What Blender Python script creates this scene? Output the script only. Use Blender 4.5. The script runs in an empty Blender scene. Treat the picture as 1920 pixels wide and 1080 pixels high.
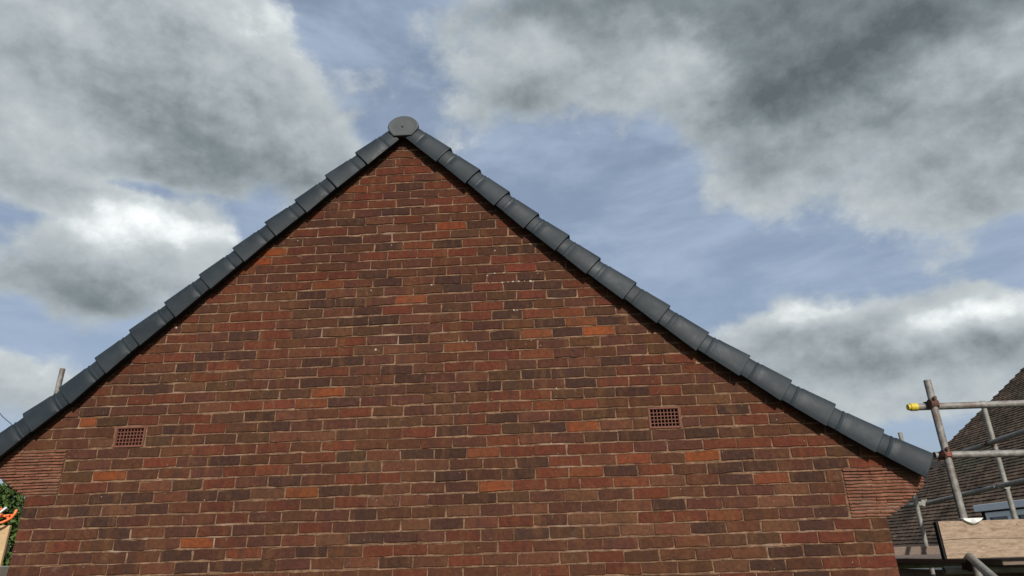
import bpy, bmesh, math, random
from mathutils import Vector, Matrix
R = random.Random(7)
sc = bpy.context.scene
COL = sc.collection

# ---------------------------------------------------------------- camera
cam_data = bpy.data.cameras.new("camera")
cam = bpy.data.objects.new("camera", cam_data)
COL.objects.link(cam)
r_ = Vector((0.99814017, 0.05532701, -0.02559535)); u_ = Vector((0.04446224, -0.37348182, 0.92657134)); f_ = Vector((-0.04170502, 0.9259861, 0.37524717))
m = Matrix((r_, u_, -f_)).transposed().to_4x4()
m.translation = Vector((3.57840, -4.56691, 0.04732))
cam.matrix_world = m
cam_data.sensor_width = 36.0
cam_data.lens = 1247.93 / 1920.0 * 36.0
cam_data.clip_start = 0.05
cam_data.clip_end = 6000.0
sc.camera = cam
sc.view_settings.view_transform = 'Standard'
sc.view_settings.look = 'None'
sc.view_settings.gamma = 1.0
sc.view_settings.exposure = -0.10

# ---------------------------------------------------------------- sun
SUN_DIR = Vector((0.25, -1.0, 0.58)).normalized()
sd = bpy.data.lights.new("sun", 'SUN')
sd.energy = 5.0
sd.angle = math.radians(0.6)
sd.color = (1.0, 0.95, 0.87)
sun = bpy.data.objects.new("sun", sd)
COL.objects.link(sun)
sun.rotation_euler = SUN_DIR.to_track_quat('Z', 'Y').to_euler()

# ---------------------------------------------------------------- world
SKY_STRENGTH = 0.09
CLOUD_D = [(-0.718, 0.586, 4.66, 9.25, 0.55), (-0.48, 0.592, 5.35, 9.37, 0.5), (-0.742, 0.457, 8.61, 25.96, 0.4), (-0.675, 0.687, 5.29, 17.76, 0.45), (-0.353, 0.522, 10.72, 14.68, 0.3), (-0.582, 0.402, 9.88, 16.67, 0.8), (-0.617, 0.328, 16.02, 29.02, 0.55), (-0.734, 0.333, 26.43, 34.63, 0.4), (-0.681, 0.218, 15.34, 31.01, 0.6), (0.248, 0.689, 4.5, 12.86, 0.6), (0.541, 0.65, 4.09, 11.84, 0.8), (-0.093, 0.752, 7.52, 17.9, 0.4), (-0.055, 0.658, 14.65, 26.89, 0.4), (0.678, 0.535, 8.46, 9.47, 0.6), (0.434, 0.547, 6.53, 17.63, 0.5), (0.34, 0.479, 11.47, 26.79, 0.3), (0.55, 0.428, 6.77, 24.36, 0.45), (0.66, 0.421, 11.92, 17.41, 0.45), (0.379, 0.287, 12.97, 30.27, 0.65), (0.586, 0.259, 16.36, 30.41, 0.7), (0.47, 0.233, 6.13, 28.73, 0.7), (0.488, 0.175, 7.62, 42.31, 0.45), (0.547, 0.344, 13.6, 66.5, 0.2), (-0.617, 0.477, 9.82, 72.46, -0.62), (-0.731, 0.414, 14.57, 77.2, -0.35), (-0.398, 0.741, 17.95, 13.49, -0.3), (-0.29, 0.714, 14.89, 9.48, -0.3), (0.62, 0.514, 29.07, 70.06, -0.3), (0.23, 0.411, 4.37, 21.48, -0.35), (-0.003, 0.534, 5.44, 11.6, -0.35), (0.499, 0.117, 21.85, 61.25, -0.5), (-0.473, 0.446, 21.98, 19.34, -0.5), (-0.715, 0.272, 20.77, 38.95, -0.45), (0.03, 0.334, 1.32, 20.9, -0.15), (0.644, 0.325, 31.09, 31.17, -0.3), (0.187, 0.595, 15.76, 44.39, -0.1)]
CLOUD_B = [(-0.501, 0.708, 10.63, 18.73, 0.2), (-0.735, 0.527, 14.83, 26.08, 0.16), (-0.414, 0.661, 16.22, 15.77, 0.1), (-0.682, 0.577, 11.42, 30.7, -0.08), (-0.501, 0.523, 8.63, 19.8, -0.15), (-0.612, 0.319, 17.79, 36.23, -0.1), (-0.528, 0.371, 20.46, 30.72, -0.04), (-0.576, 0.443, 15.17, 44.2, 0.5), (-0.651, 0.413, 26.42, 36.73, 0.34), (-0.554, 0.403, 16.03, 31.07, 0.2), (-0.659, 0.335, 27.92, 49.48, -0.1), (-0.671, 0.226, 16.45, 38.43, 0.15), (-0.734, 0.333, 30.83, 51.94, -0.1), (0.452, 0.678, 5.35, 16.65, -0.24), (0.595, 0.63, 10.31, 26.19, -0.16), (0.398, 0.6, 12.35, 28.31, -0.2), (0.496, 0.602, 11.11, 29.51, -0.14), (-0.041, 0.643, 14.76, 33.34, -0.2), (0.165, 0.771, 3.84, 42.11, -0.28), (0.327, 0.709, 5.85, 24.35, -0.1), (0.543, 0.607, 6.95, 18.93, -0.09), (0.707, 0.616, 10.37, 41.98, -0.16), (0.276, 0.684, 14.62, 28.39, 0.3), (0.209, 0.681, 26.65, 46.53, 0.15), (0.007, 0.715, 16.65, 34.84, 0.15), (0.631, 0.568, 26.04, 44.92, 0.15), (0.466, 0.488, 8.66, 28.2, 0.0), (0.346, 0.508, 20.81, 33.74, -0.15), (0.222, 0.643, 18.22, 45.68, 0.12), (0.395, 0.297, 19.18, 62.2, 0.42), (0.533, 0.26, 28.06, 66.96, 0.3), (0.599, 0.265, 21.46, 58.89, 0.52), (0.435, 0.224, 8.59, 56.71, -0.1), (0.362, 0.271, 15.75, 54.33, -0.05), (0.501, 0.176, 9.43, 59.58, 0.1), (0.616, 0.226, 23.92, 52.22, -0.15), (-0.798, 0.654, 10.77, 28.26, 0.12), (-0.59, 0.658, 16.15, 37.81, -0.05)]

world = bpy.data.worlds.new("World")
sc.world = world
world.use_nodes = True
nt = world.node_tree
nt.nodes.clear()
class NG:
    """small helper that writes shader maths as python expressions"""
    def __init__(s, nt): s.nt = nt
    def node(s, t, **k):
        n = s.nt.nodes.new(t)
        for a, b in k.items(): setattr(n, a, b)
        return n
    def put(s, sock, v):
        if isinstance(v, bpy.types.NodeSocket): s.nt.links.new(v, sock)
        else: sock.default_value = v
    def math(s, op, a, b=0.0, c=0.0, clamp=False):
        n = s.node('ShaderNodeMath', operation=op, use_clamp=clamp)
        s.put(n.inputs[0], a); s.put(n.inputs[1], b); s.put(n.inputs[2], c)
        return n.outputs[0]
    def vmath(s, op, a, b=(0, 0, 0)):
        n = s.node('ShaderNodeVectorMath', operation=op)
        s.put(n.inputs[0], a); s.put(n.inputs[1], b)
        return n
    def noise(s, vec, scale, detail=4, rough=0.55, lac=2.0, dist=0.0):
        n = s.node('ShaderNodeTexNoise')
        s.put(n.inputs['Vector'], vec)
        n.inputs['Scale'].default_value = scale; n.inputs['Detail'].default_value = detail
        n.inputs['Roughness'].default_value = rough; n.inputs['Lacunarity'].default_value = lac
        n.inputs['Distortion'].default_value = dist
        return n
    def ramp(s, fac, stops, interp='LINEAR'):
        n = s.node('ShaderNodeValToRGB')
        n.color_ramp.interpolation = interp
        el = n.color_ramp.elements
        while len(el) < len(stops): el.new(0.5)
        for e, (p, c) in zip(el, stops):
            e.position = p; e.color = c if len(c) == 4 else (*c, 1)
        s.put(n.inputs[0], fac)
        return n.outputs[0]
    def mix(s, fac, a, b, blend='MIX'):
        n = s.node('ShaderNodeMix', data_type='RGBA', blend_type=blend)
        s.put(n.inputs[0], fac)
        s.put(n.inputs[6], a if isinstance(a, bpy.types.NodeSocket) else (*a[:3], 1))
        s.put(n.inputs[7], b if isinstance(b, bpy.types.NodeSocket) else (*b[:3], 1))
        return n.outputs[2]
    def rng(s, v, a, b, c=0.0, d=1.0, smooth=False):
        n = s.node('ShaderNodeMapRange', interpolation_type='SMOOTHSTEP' if smooth else 'LINEAR')
        s.put(n.inputs[0], v)
        for i, x in enumerate((a, b, c, d)): n.inputs[i + 1].default_value = x
        return n.outputs[0]
g = NG(nt)
tc = g.node('ShaderNodeTexCoord')
dirv = tc.outputs['Generated']
sky = g.node('ShaderNodeTexSky', sky_type='NISHITA', sun_disc=False)
sky.sun_elevation = math.asin(SUN_DIR.z)
sky.sun_rotation = math.atan2(SUN_DIR.x, SUN_DIR.y)
sky.altitude = 60
sky.air_density = 1.0; sky.dust_density = 2.2; sky.ozone_density = 1.2
# warp the direction a little with noise so that cloud banks get ragged outlines
w1 = g.noise(dirv, 3.5, 5, 0.6)
w1v = g.vmath('SUBTRACT', w1.outputs['Color'], (0.5, 0.5, 0.5)).outputs[0]
sepd = g.node('ShaderNodeSeparateXYZ'); g.put(sepd.inputs[0], dirv)
az = g.math('ARCTAN2', sepd.outputs[0], sepd.outputs[1])
elv = g.math('ARCSINE', sepd.outputs[2])
sw = g.node('ShaderNodeSeparateXYZ'); g.put(sw.inputs[0], w1v)
azw = g.math('MULTIPLY_ADD', sw.outputs[0], 0.16, az)
elw = g.math('MULTIPLY_ADD', sw.outputs[1], 0.12, elv)
def field(blobs, base):
    cmb = g.node('ShaderNodeCombineXYZ'); g.put(cmb.inputs[0], azw); g.put(cmb.inputs[1], elw)
    acc = base
    for a, e, ia, ie, w in blobs:
        v = g.vmath('SUBTRACT', cmb.outputs[0], (a, e, 0)).outputs[0]
        v = g.vmath('MULTIPLY', v, (ia, ie, 0)).outputs[0]
        q = g.vmath('DOT_PRODUCT', v, v).outputs['Value']
        ex = g.math('POWER', 2.0, g.math('MULTIPLY', q, -1.0))
        acc = g.math('MULTIPLY_ADD', ex, w, acc)
    return acc
flat = g.vmath('MULTIPLY', dirv, (1.0, 1.0, 1.35)).outputs[0]
def up(v, d): return g.vmath('ADD', v, d).outputs[0]
n_big = g.noise(flat, 4.2, 12, 0.60).outputs['Fac']
n_mid = g.noise(flat, 10.5, 10, 0.62).outputs['Fac']
n_fine = g.noise(flat, 26.0, 6, 0.6).outputs['Fac']
# the same noises a step towards the light: their difference models the lit tops and shaded undersides of the billows
n_big_u = g.noise(up(flat, (0.014, -0.01, 0.050)), 4.2, 12, 0.60).outputs['Fac']
n_mid_u = g.noise(up(flat, (0.008, -0.004, 0.022)), 10.5, 10, 0.62).outputs['Fac']
relief = g.math('MULTIPLY_ADD', g.math('SUBTRACT', n_mid, n_mid_u), 0.62, g.math('MULTIPLY', g.math('SUBTRACT', n_big, n_big_u), 0.60))
cov = field(CLOUD_D, 0.38)
cov = g.math('MULTIPLY_ADD', g.math('SUBTRACT', n_big, 0.5), 1.15, cov)
cov = g.math('MULTIPLY_ADD', g.math('SUBTRACT', n_mid, 0.5), 0.85, cov)
cov = g.math('MULTIPLY_ADD', g.math('SUBTRACT', n_fine, 0.5), 0.22, cov)
mask = g.rng(cov, 0.38, 0.75, 0, 1, True)
# thin high veil in the open sky
veil = g.noise(g.vmath('MULTIPLY', dirv, (2.2, 2.2, 7.0)).outputs[0], 2.2, 7, 0.6, dist=0.3).outputs['Fac']
veil = g.rng(veil, 0.34, 0.74, 0.46, 0.86, True)
bri = field(CLOUD_B, 0.50)
bri = g.math('ADD', bri, relief)
thin = g.rng(cov, 0.45, 1.05, 0.12, -0.06, True)
bri = g.math('ADD', bri, thin)
bri = g.math('MULTIPLY_ADD', g.math('SUBTRACT', g.noise(flat, 5.3, 6, 0.55).outputs['Fac'], 0.5), 0.25, bri)
ccol = g.ramp(bri, [(0.0, (1.4, 1.72, 1.88)), (0.25, (2.7, 3.2, 3.42)), (0.5, (4.9, 5.5, 5.8)), (0.72, (6.7, 7.3, 7.55)), (1.0, (12.0, 12.4, 12.4))])
skyc = g.mix(veil, sky.outputs[0], (4.9, 6.0, 7.8))
tot = g.mix(mask, skyc, ccol)
bg = g.node('ShaderNodeBackground')
g.put(bg.inputs['Color'], tot); bg.inputs['Strength'].default_value = SKY_STRENGTH
wo = g.node('ShaderNodeOutputWorld')
nt.links.new(bg.outputs[0], wo.inputs[0])

# ---------------------------------------------------------------- materials
def new_mat(name):
    m = bpy.data.materials.new(name); m.use_nodes = True
    nt = m.node_tree; nt.nodes.clear()
    g = NG(nt)
    b = g.node('ShaderNodeBsdfPrincipled'); o = g.node('ShaderNodeOutputMaterial')
    nt.links.new(b.outputs[0], o.inputs[0])
    return m, g, b
def bump(g, b, h, strength, dist):
    n = g.node('ShaderNodeBump'); n.inputs['Strength'].default_value = strength; n.inputs['Distance'].default_value = dist
    g.put(n.inputs['Height'], h); g.nt.links.new(n.outputs[0], b.inputs['Normal'])
def pos(g): return g.node('ShaderNodeNewGeometry').outputs['Position']
def surf(name, c1, c2, rough=0.8, nscale=20, bstr=0.3, bdist=0.002, spec=0.3, c3=None, metal=0.0, stretch=(1, 1, 1), rr=0.1):
    m, g, b = new_mat(name)
    P = g.vmath('MULTIPLY', pos(g), stretch).outputs[0]
    n1 = g.noise(P, nscale, 6, 0.6).outputs['Fac']
    c = g.mix(g.rng(n1, 0.35, 0.65), c1, c2)
    if c3:
        n3 = g.noise(P, nscale * 0.21, 5, 0.65).outputs['Fac']
        c = g.mix(g.rng(n3, 0.5, 0.68), c, c3)
    n2 = g.noise(P, nscale * 6, 4, 0.6).outputs['Fac']
    g.put(b.inputs['Base Color'], c)
    g.put(b.inputs['Roughness'], g.rng(n1, 0.3, 0.7, rough - rr, rough + rr))
    b.inputs['Specular IOR Level'].default_value = spec
    b.inputs['Metallic'].default_value = metal
    bump(g, b, g.math('MULTIPLY_ADD', n2, 0.5, n1), bstr, bdist)
    return m
def brick_mat(name, per_object):
    m, g, b = new_mat(name)
    if per_object:
        col = g.node('ShaderNodeObjectInfo').outputs['Color']
    else:
        col = g.node('ShaderNodeVertexColor', layer_name='Col').outputs[0]
    P = pos(g)
    # kiln marks: soft upright bands across the stretcher faces
    band = g.noise(g.vmath('MULTIPLY', P, (1.0, 1.0, 0.22)).outputs[0], 13.0, 3, 0.55).outputs['Fac']
    c = g.mix(g.rng(band, 0.52, 0.70, 0, 0.62), col, (0.125, 0.058, 0.025), 'MIX')
    c = g.mix(g.rng(band, 0.46, 0.30, 0, 0.6), c, (0.036, 0.024, 0.022))
    blot = g.noise(P, 34.0, 6, 0.68).outputs['Fac']
    c = g.mix(g.rng(blot, 0.36, 0.66, 0.0, 1.0), g.mix(0.42, c, (0.035, 0.022, 0.018)), g.mix(0.15, c, (0.21, 0.095, 0.048)))
    fine = g.noise(P, 240.0, 4, 0.7).outputs['Fac']
    c = g.mix(g.rng(fine, 0.56, 0.75, 0, 0.5), c, (0.17, 0.095, 0.058))
    c = g.mix(g.rng(fine, 0.42, 0.28, 0, 0.6), c, (0.02, 0.014, 0.012))
    wide = g.noise(P, 1.1, 5, 0.6).outputs['Fac']
    c = g.mix(g.rng(wide, 0.44, 0.68, 0, 0.30), c, (0.030, 0.017, 0.013))
    # lime bloom and lichen patches
    lich = g.noise(P, 5.0, 8, 0.75).outputs['Fac']
    c = g.mix(g.rng(lich, 0.60, 0.74, 0, 0.35), c, (0.20, 0.17, 0.10))
    sp = g.noise(P, 75.0, 2, 0.4).outputs['Fac']
    c = g.mix(g.rng(sp, 0.745, 0.79, 0, 0.7), c, (0.5, 0.47, 0.42))
    g.put(b.inputs['Base Color'], c)
    b.inputs['Roughness'].default_value = 0.9
    b.inputs['Specular IOR Level'].default_value = 0.06
    h = g.math('MULTIPLY_ADD', fine, 0.35, blot)
    bump(g, b, h, 1.0, 0.006)
    return m
M = {}
M['brick'] = brick_mat('brick_face', True)
M['brick_stuff'] = brick_mat('brick_face_upper', False)
def mortar_mat():
    m, g, b = new_mat('sandy_mortar')
    P = pos(g)
    a = g.noise(P, 9.0, 6, 0.65).outputs['Fac']
    c = g.mix(g.rng(a, 0.35, 0.66), (0.085, 0.046, 0.027), (0.255, 0.155, 0.097))
    f = g.noise(P, 60.0, 5, 0.7).outputs['Fac']
    c = g.mix(g.rng(f, 0.52, 0.34, 0, 0.85), c, (0.10, 0.055, 0.038))
    w = g.noise(P, 2.3, 4, 0.6).outputs['Fac']
    c = g.mix(g.rng(w, 0.60, 0.72, 0, 0.6), c, (0.38, 0.29, 0.22))
    g.put(b.inputs['Base Color'], c)
    b.inputs['Roughness'].default_value = 0.95; b.inputs['Specular IOR Level'].default_value = 0.03
    bump(g, b, g.math('MULTIPLY_ADD', g.noise(P, 300, 3, 0.7).outputs['Fac'], 0.4, f), 0.9, 0.004)
    return m
M['mortar'] = mortar_mat()
M['cavity'] = surf('cavity_dark', (0.012, 0.010, 0.009), (0.02, 0.016, 0.014), 0.95)
M['terracotta'] = surf('terracotta', (0.12, 0.043, 0.028), (0.15, 0.058, 0.037), 0.75, 40)
M['creasing'] = surf('creasing_tile_clay', (0.115, 0.042, 0.026), (0.21, 0.088, 0.055), 0.9, 22, 0.9, 0.004, 0.15, (0.11, 0.055, 0.04))
def cap_mat():
    m, g, b = new_mat('anthracite_plastic')
    P = pos(g)
    rnd = g.node('ShaderNodeObjectInfo').outputs['Random']
    c = g.mix(rnd, (0.009, 0.0145, 0.0195), (0.014, 0.021, 0.027))
    a = g.noise(P, 7.0, 6, 0.65).outputs['Fac']
    c = g.mix(g.rng(a, 0.45, 0.72, 0, 0.45), c, (0.032, 0.040, 0.045))
    d = g.noise(g.vmath('MULTIPLY', P, (1, 1, 0.25)).outputs[0], 45.0, 4, 0.65).outputs['Fac']
    c = g.mix(g.rng(d, 0.60, 0.74, 0, 0.3), c, (0.060, 0.066, 0.064))
    sp = g.noise(P, 120.0, 2, 0.5).outputs['Fac']
    c = g.mix(g.rng(sp, 0.73, 0.78, 0, 0.6), c, (0.16, 0.16, 0.145))
    g.put(b.inputs['Base Color'], c)
    g.put(b.inputs['Roughness'], g.rng(a, 0.3, 0.7, 0.46, 0.68))
    b.inputs['Specular IOR Level'].default_value = 0.30
    bump(g, b, a, 0.15, 0.002)
    return m
M['upvc'] = cap_mat()
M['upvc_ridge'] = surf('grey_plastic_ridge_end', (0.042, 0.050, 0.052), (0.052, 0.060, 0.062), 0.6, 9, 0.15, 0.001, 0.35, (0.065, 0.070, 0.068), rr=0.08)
M['roof'] = surf('concrete_roof_tile', (0.045, 0.05, 0.053), (0.07, 0.075, 0.078), 0.8, 15)
M['gutter'] = surf('black_plastic', (0.008, 0.008, 0.009), (0.013, 0.013, 0.014), 0.5, 8, 0.05, spec=0.2)
M['timber'] = surf('undercloak_board', (0.012, 0.011, 0.010), (0.02, 0.018, 0.016), 0.9, 20)  # near black, so the board's underside reads as deep shade
M['galv'] = surf('galvanised_tube', (0.165, 0.160, 0.138), (0.265, 0.255, 0.225), 0.6, 22, 0.45, 0.002, 0.4, (0.14, 0.12, 0.10), 0.15, rr=0.12)
M['galv_dark'] = surf('weathered_tube', (0.13, 0.12, 0.11), (0.26, 0.245, 0.225), 0.6, 22, 0.5, 0.002, 0.4, (0.13, 0.085, 0.062), 0.2, rr=0.1)
M['rust'] = surf('rusty_coupler', (0.06, 0.035, 0.028), (0.13, 0.06, 0.04), 0.8, 40, 0.6, 0.002, 0.3, (0.03, 0.025, 0.03), 0.3)
M['redband'] = surf('red_painted_band', (0.24, 0.065, 0.04), (0.15, 0.045, 0.032), 0.6, 30)
M['yellow'] = surf('yellow_plastic_cap', (0.55, 0.42, 0.04), (0.45, 0.33, 0.03), 0.45, 12)
M['clip'] = surf('bright_zinc_clip', (0.72, 0.73, 0.70), (0.6, 0.6, 0.58), 0.45, 14, 0.1, metal=0.2)
def board_mat(name, a, b_, dark):
    m, g, b = new_mat(name)
    P = g.vmath('MULTIPLY', pos(g), (0.22, 1.0, 1.0)).outputs[0]
    n = g.noise(P, 70.0, 8, 0.7, dist=0.6).outputs['Fac']
    q = g.noise(pos(g), 7.0, 5, 0.6).outputs['Fac']
    c = g.mix(g.rng(n, 0.35, 0.66), a, b_)
    c = g.mix(g.rng(q, 0.56, 0.7, 0, 0.5), c, dark)
    k = g.noise(pos(g), 28.0, 3, 0.5).outputs['Fac']
    c = g.mix(g.rng(k, 0.66, 0.74, 0, 0.8), c, (0.10, 0.06, 0.035))
    l2 = g.noise(pos(g), 3.2, 7, 0.7).outputs['Fac']
    c = g.mix(g.rng(l2, 0.50, 0.66, 0, 0.55), c, g.mix(0.6, dark, (0.16, 0.13, 0.105)))
    g.put(b.inputs['Base Color'], c); b.inputs['Roughness'].default_value = 0.85
    b.inputs['Specular IOR Level'].default_value = 0.2
    bump(g, b, n, 0.6, 0.003)
    return m
M['board'] = board_mat('pale_scaffold_timber', (0.20, 0.135, 0.09), (0.38, 0.285, 0.205), (0.27, 0.175, 0.125))
M['board_old'] = board_mat('weathered_timber', (0.13, 0.095, 0.075), (0.20, 0.15, 0.12), (0.08, 0.06, 0.05))
M['tan'] = board_mat('tan_timber', (0.50, 0.34, 0.17), (0.60, 0.42, 0.23), (0.36, 0.24, 0.12))
M['tile'] = surf('weathered_clay_tile', (0.050, 0.034, 0.023), (0.135, 0.092, 0.062), 0.9, 2.4, 0.6, 0.003, 0.15, (0.070, 0.062, 0.042))
M['white'] = surf('white_upvc', (0.80, 0.81, 0.82), (0.84, 0.85, 0.86), 0.4, 6, 0.03)
M['lead'] = surf('lead_flashing', (0.05, 0.045, 0.045), (0.08, 0.07, 0.07), 0.7, 8)
def glass_mat():
    m, g, b = new_mat('window_glass')
    b.inputs['Base Color'].default_value = (0.02, 0.025, 0.03, 1); b.inputs['Roughness'].default_value = 0.06
    b.inputs['Specular IOR Level'].default_value = 0.8
    return m
M['glass'] = glass_mat()
M['render'] = surf('far_brick', (0.14, 0.08, 0.06), (0.2, 0.12, 0.09), 0.9, 9)
M['ground'] = surf('garden_ground', (0.035, 0.050, 0.018), (0.060, 0.080, 0.030), 0.95, 2.0, 0.8, 0.02, 0.1, (0.075, 0.070, 0.050))
M['orange'] = surf('orange_hose', (0.85, 0.20, 0.055), (0.78, 0.16, 0.045), 0.5, 12)
M['cable'] = surf('dark_cable', (0.02, 0.02, 0.02), (0.03, 0.03, 0.03), 0.6)
M['lime'] = surf('lime_splash', (0.30, 0.26, 0.21), (0.38, 0.33, 0.27), 0.95, 90)
M['concrete'] = surf('pale_concrete', (0.30, 0.28, 0.24), (0.38, 0.35, 0.30), 0.9, 12)
def leaf_mat():
    m, g, b = new_mat('hedge_leaf')
    n = g.noise(pos(g), 5.0, 4, 0.6).outputs['Fac']
    ri = g.node('ShaderNodeNewGeometry').outputs['Random Per Island']
    c = g.mix(g.rng(n, 0.35, 0.65), (0.028, 0.052, 0.012), (0.070, 0.115, 0.024))
    c = g.mix(g.rng(ri, 0.0, 1.0, 0.0, 0.5), c, (0.10, 0.16, 0.045))
    g.put(b.inputs['Base Color'], c); b.inputs['Roughness'].default_value = 0.7; b.inputs['Specular IOR Level'].default_value = 0.2
    return m
M['leaf'] = leaf_mat()
M['bark'] = surf('bark', (0.06, 0.045, 0.03), (0.1, 0.075, 0.05), 0.95, 30)

# ---------------------------------------------------------------- object helpers
def mesh_obj(name, verts, faces, mat, parent=None, smooth=False, cols=None):
    me = bpy.data.meshes.new(name)
    me.from_pydata([tuple(v) for v in verts], [], faces)
    me.update()
    return link(name, me, mat, parent, smooth)
def link(name, me, mat, parent=None, smooth=False):
    if mat is not None and not me.materials: me.materials.append(mat)
    if smooth:
        me.polygons.foreach_set('use_smooth', [True] * len(me.polygons))
    o = bpy.data.objects.new(name, me)
    COL.objects.link(o)
    if parent: o.parent = parent
    return o
def tag(o, label=None, cat=None, group=None, kind=None):
    if label: o['label'] = label
    if cat: o['category'] = cat
    if group: o['group'] = group
    if kind: o['kind'] = kind
    return o
def empty(name, loc=(0, 0, 0)):
    o = bpy.data.objects.new(name, None)
    o.empty_display_size = 0.2
    o.location = loc
    COL.objects.link(o)
    return o
class MB:
    def __init__(s): s.v = []; s.f = []
    def add(s, vs, fs):
        k = len(s.v); s.v += [tuple(x) for x in vs]; s.f += [tuple(i + k for i in f) for f in fs]
    def box(s, x0, y0, z0, x1, y1, z1, rot=None, at=None):
        vs = [(x, y, z) for x in (x0, x1) for y in (y0, y1) for z in (z0, z1)]
        if rot is not None: vs = [rot @ Vector(v) + at for v in vs]
        s.add(vs, [(0, 1, 3, 2), (4, 6, 7, 5), (0, 4, 5, 1), (2, 3, 7, 6), (0, 2, 6, 4), (1, 5, 7, 3)])
    def bbox(s, x0, y0, z0, x1, y1, z1, c=0.004):
        """box with chamfered edges"""
        bm = bmesh.new(); bmesh.ops.create_cube(bm, size=1)
        for v in bm.verts: v.co = Vector(((x0 + x1) / 2 + v.co.x * (x1 - x0), (y0 + y1) / 2 + v.co.y * (y1 - y0), (z0 + z1) / 2 + v.co.z * (z1 - z0)))
        bmesh.ops.bevel(bm, geom=bm.edges[:], offset=c, segments=1, affect='EDGES')
        bm.verts.index_update()
        s.add([v.co[:] for v in bm.verts], [[v.index for v in f.verts] for f in bm.faces]); bm.free()
    def tube(s, pts, rad, n=16, cap=True, inner=0.0):
        pts = [Vector(p) for p in pts]; rings = []
        up = None
        for i, p in enumerate(pts):
            d = (pts[min(i + 1, len(pts) - 1)] - pts[max(i - 1, 0)]).normalized()
            a = (Vector((0, 0, 1)) if abs(d.z) < 0.95 else Vector((1, 0, 0))) if up is None else up
            x = d.cross(a).normalized(); y = x.cross(d).normalized(); up = y
            rings.append((p, x, y))
        vs = []; fs = []
        for p, x, y in rings:
            for k in range(n):
                t = 2 * math.pi * k / n
                vs.append(p + x * math.cos(t) * rad + y * math.sin(t) * rad)
        for i in range(len(rings) - 1):
            for k in range(n):
                a = i * n + k; b = i * n + (k + 1) % n
                fs.append((a, b, b + n, a + n))
        if cap and not inner:
            fs.append(tuple(range(n))[::-1]); fs.append(tuple(range((len(rings) - 1) * n, len(rings) * n)))
        if inner:   # open pipe end: annulus and a short bore
            for e, sgn in ((0, 1), (len(rings) - 1, -1)):
                p, x, y = rings[e]; d = (rings[1][0] - rings[0][0]).normalized() if e == 0 else (rings[-2][0] - rings[-1][0]).normalized()
                b0 = len(vs)
                for k in range(n):
                    t = 2 * math.pi * k / n
                    vs.append(p + x * math.cos(t) * inner + y * math.sin(t) * inner)
                for k in range(n):
                    t = 2 * math.pi * k / n
                    vs.append(p + d * inner * 3 + x * math.cos(t) * inner + y * math.sin(t) * inner)
                for k in range(n):
                    k2 = (k + 1) % n
                    fs.append((e * n + k, b0 + k, b0 + k2, e * n + k2))
                    fs.append((b0 + k, b0 + n + k, b0 + n + k2, b0 + k2))
                fs.append(tuple(b0 + n + k for k in range(n)))
        s.add(vs, fs)
    def build(s, name, mat, parent=None, smooth=False):
        o = mesh_obj(name, s.v, s.f, mat, parent, smooth)
        bm = bmesh.new(); bm.from_mesh(o.data); bmesh.ops.recalc_face_normals(bm, faces=bm.faces[:]); bm.to_mesh(o.data); bm.free()
        if smooth:
            try: o.data.set_sharp_from_angle(angle=math.radians(40))
            except Exception: pass
        return o

# ================================================================ SETTING
GZ = -1.62
NX, NY = 60, 60
mb = MB()
gv = []; S = 600.0
for j in range(NY + 1):
    for i in range(NX + 1):
        x = (i / NX - 0.5); y = (j / NY - 0.5)
        x = math.copysign(abs(2 * x) ** 2.5, x) * S; y = math.copysign(abs(2 * y) ** 2.5, y) * S
        gv.append((x + 3, y, GZ + (R.random() - 0.5) * 0.02))
gf = [(j * (NX + 1) + i, j * (NX + 1) + i + 1, (j + 1) * (NX + 1) + i + 1, (j + 1) * (NX + 1) + i) for j in range(NY) for i in range(NX)]
tag(mesh_obj('ground', gv, gf, M['ground']), kind='structure')

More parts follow.
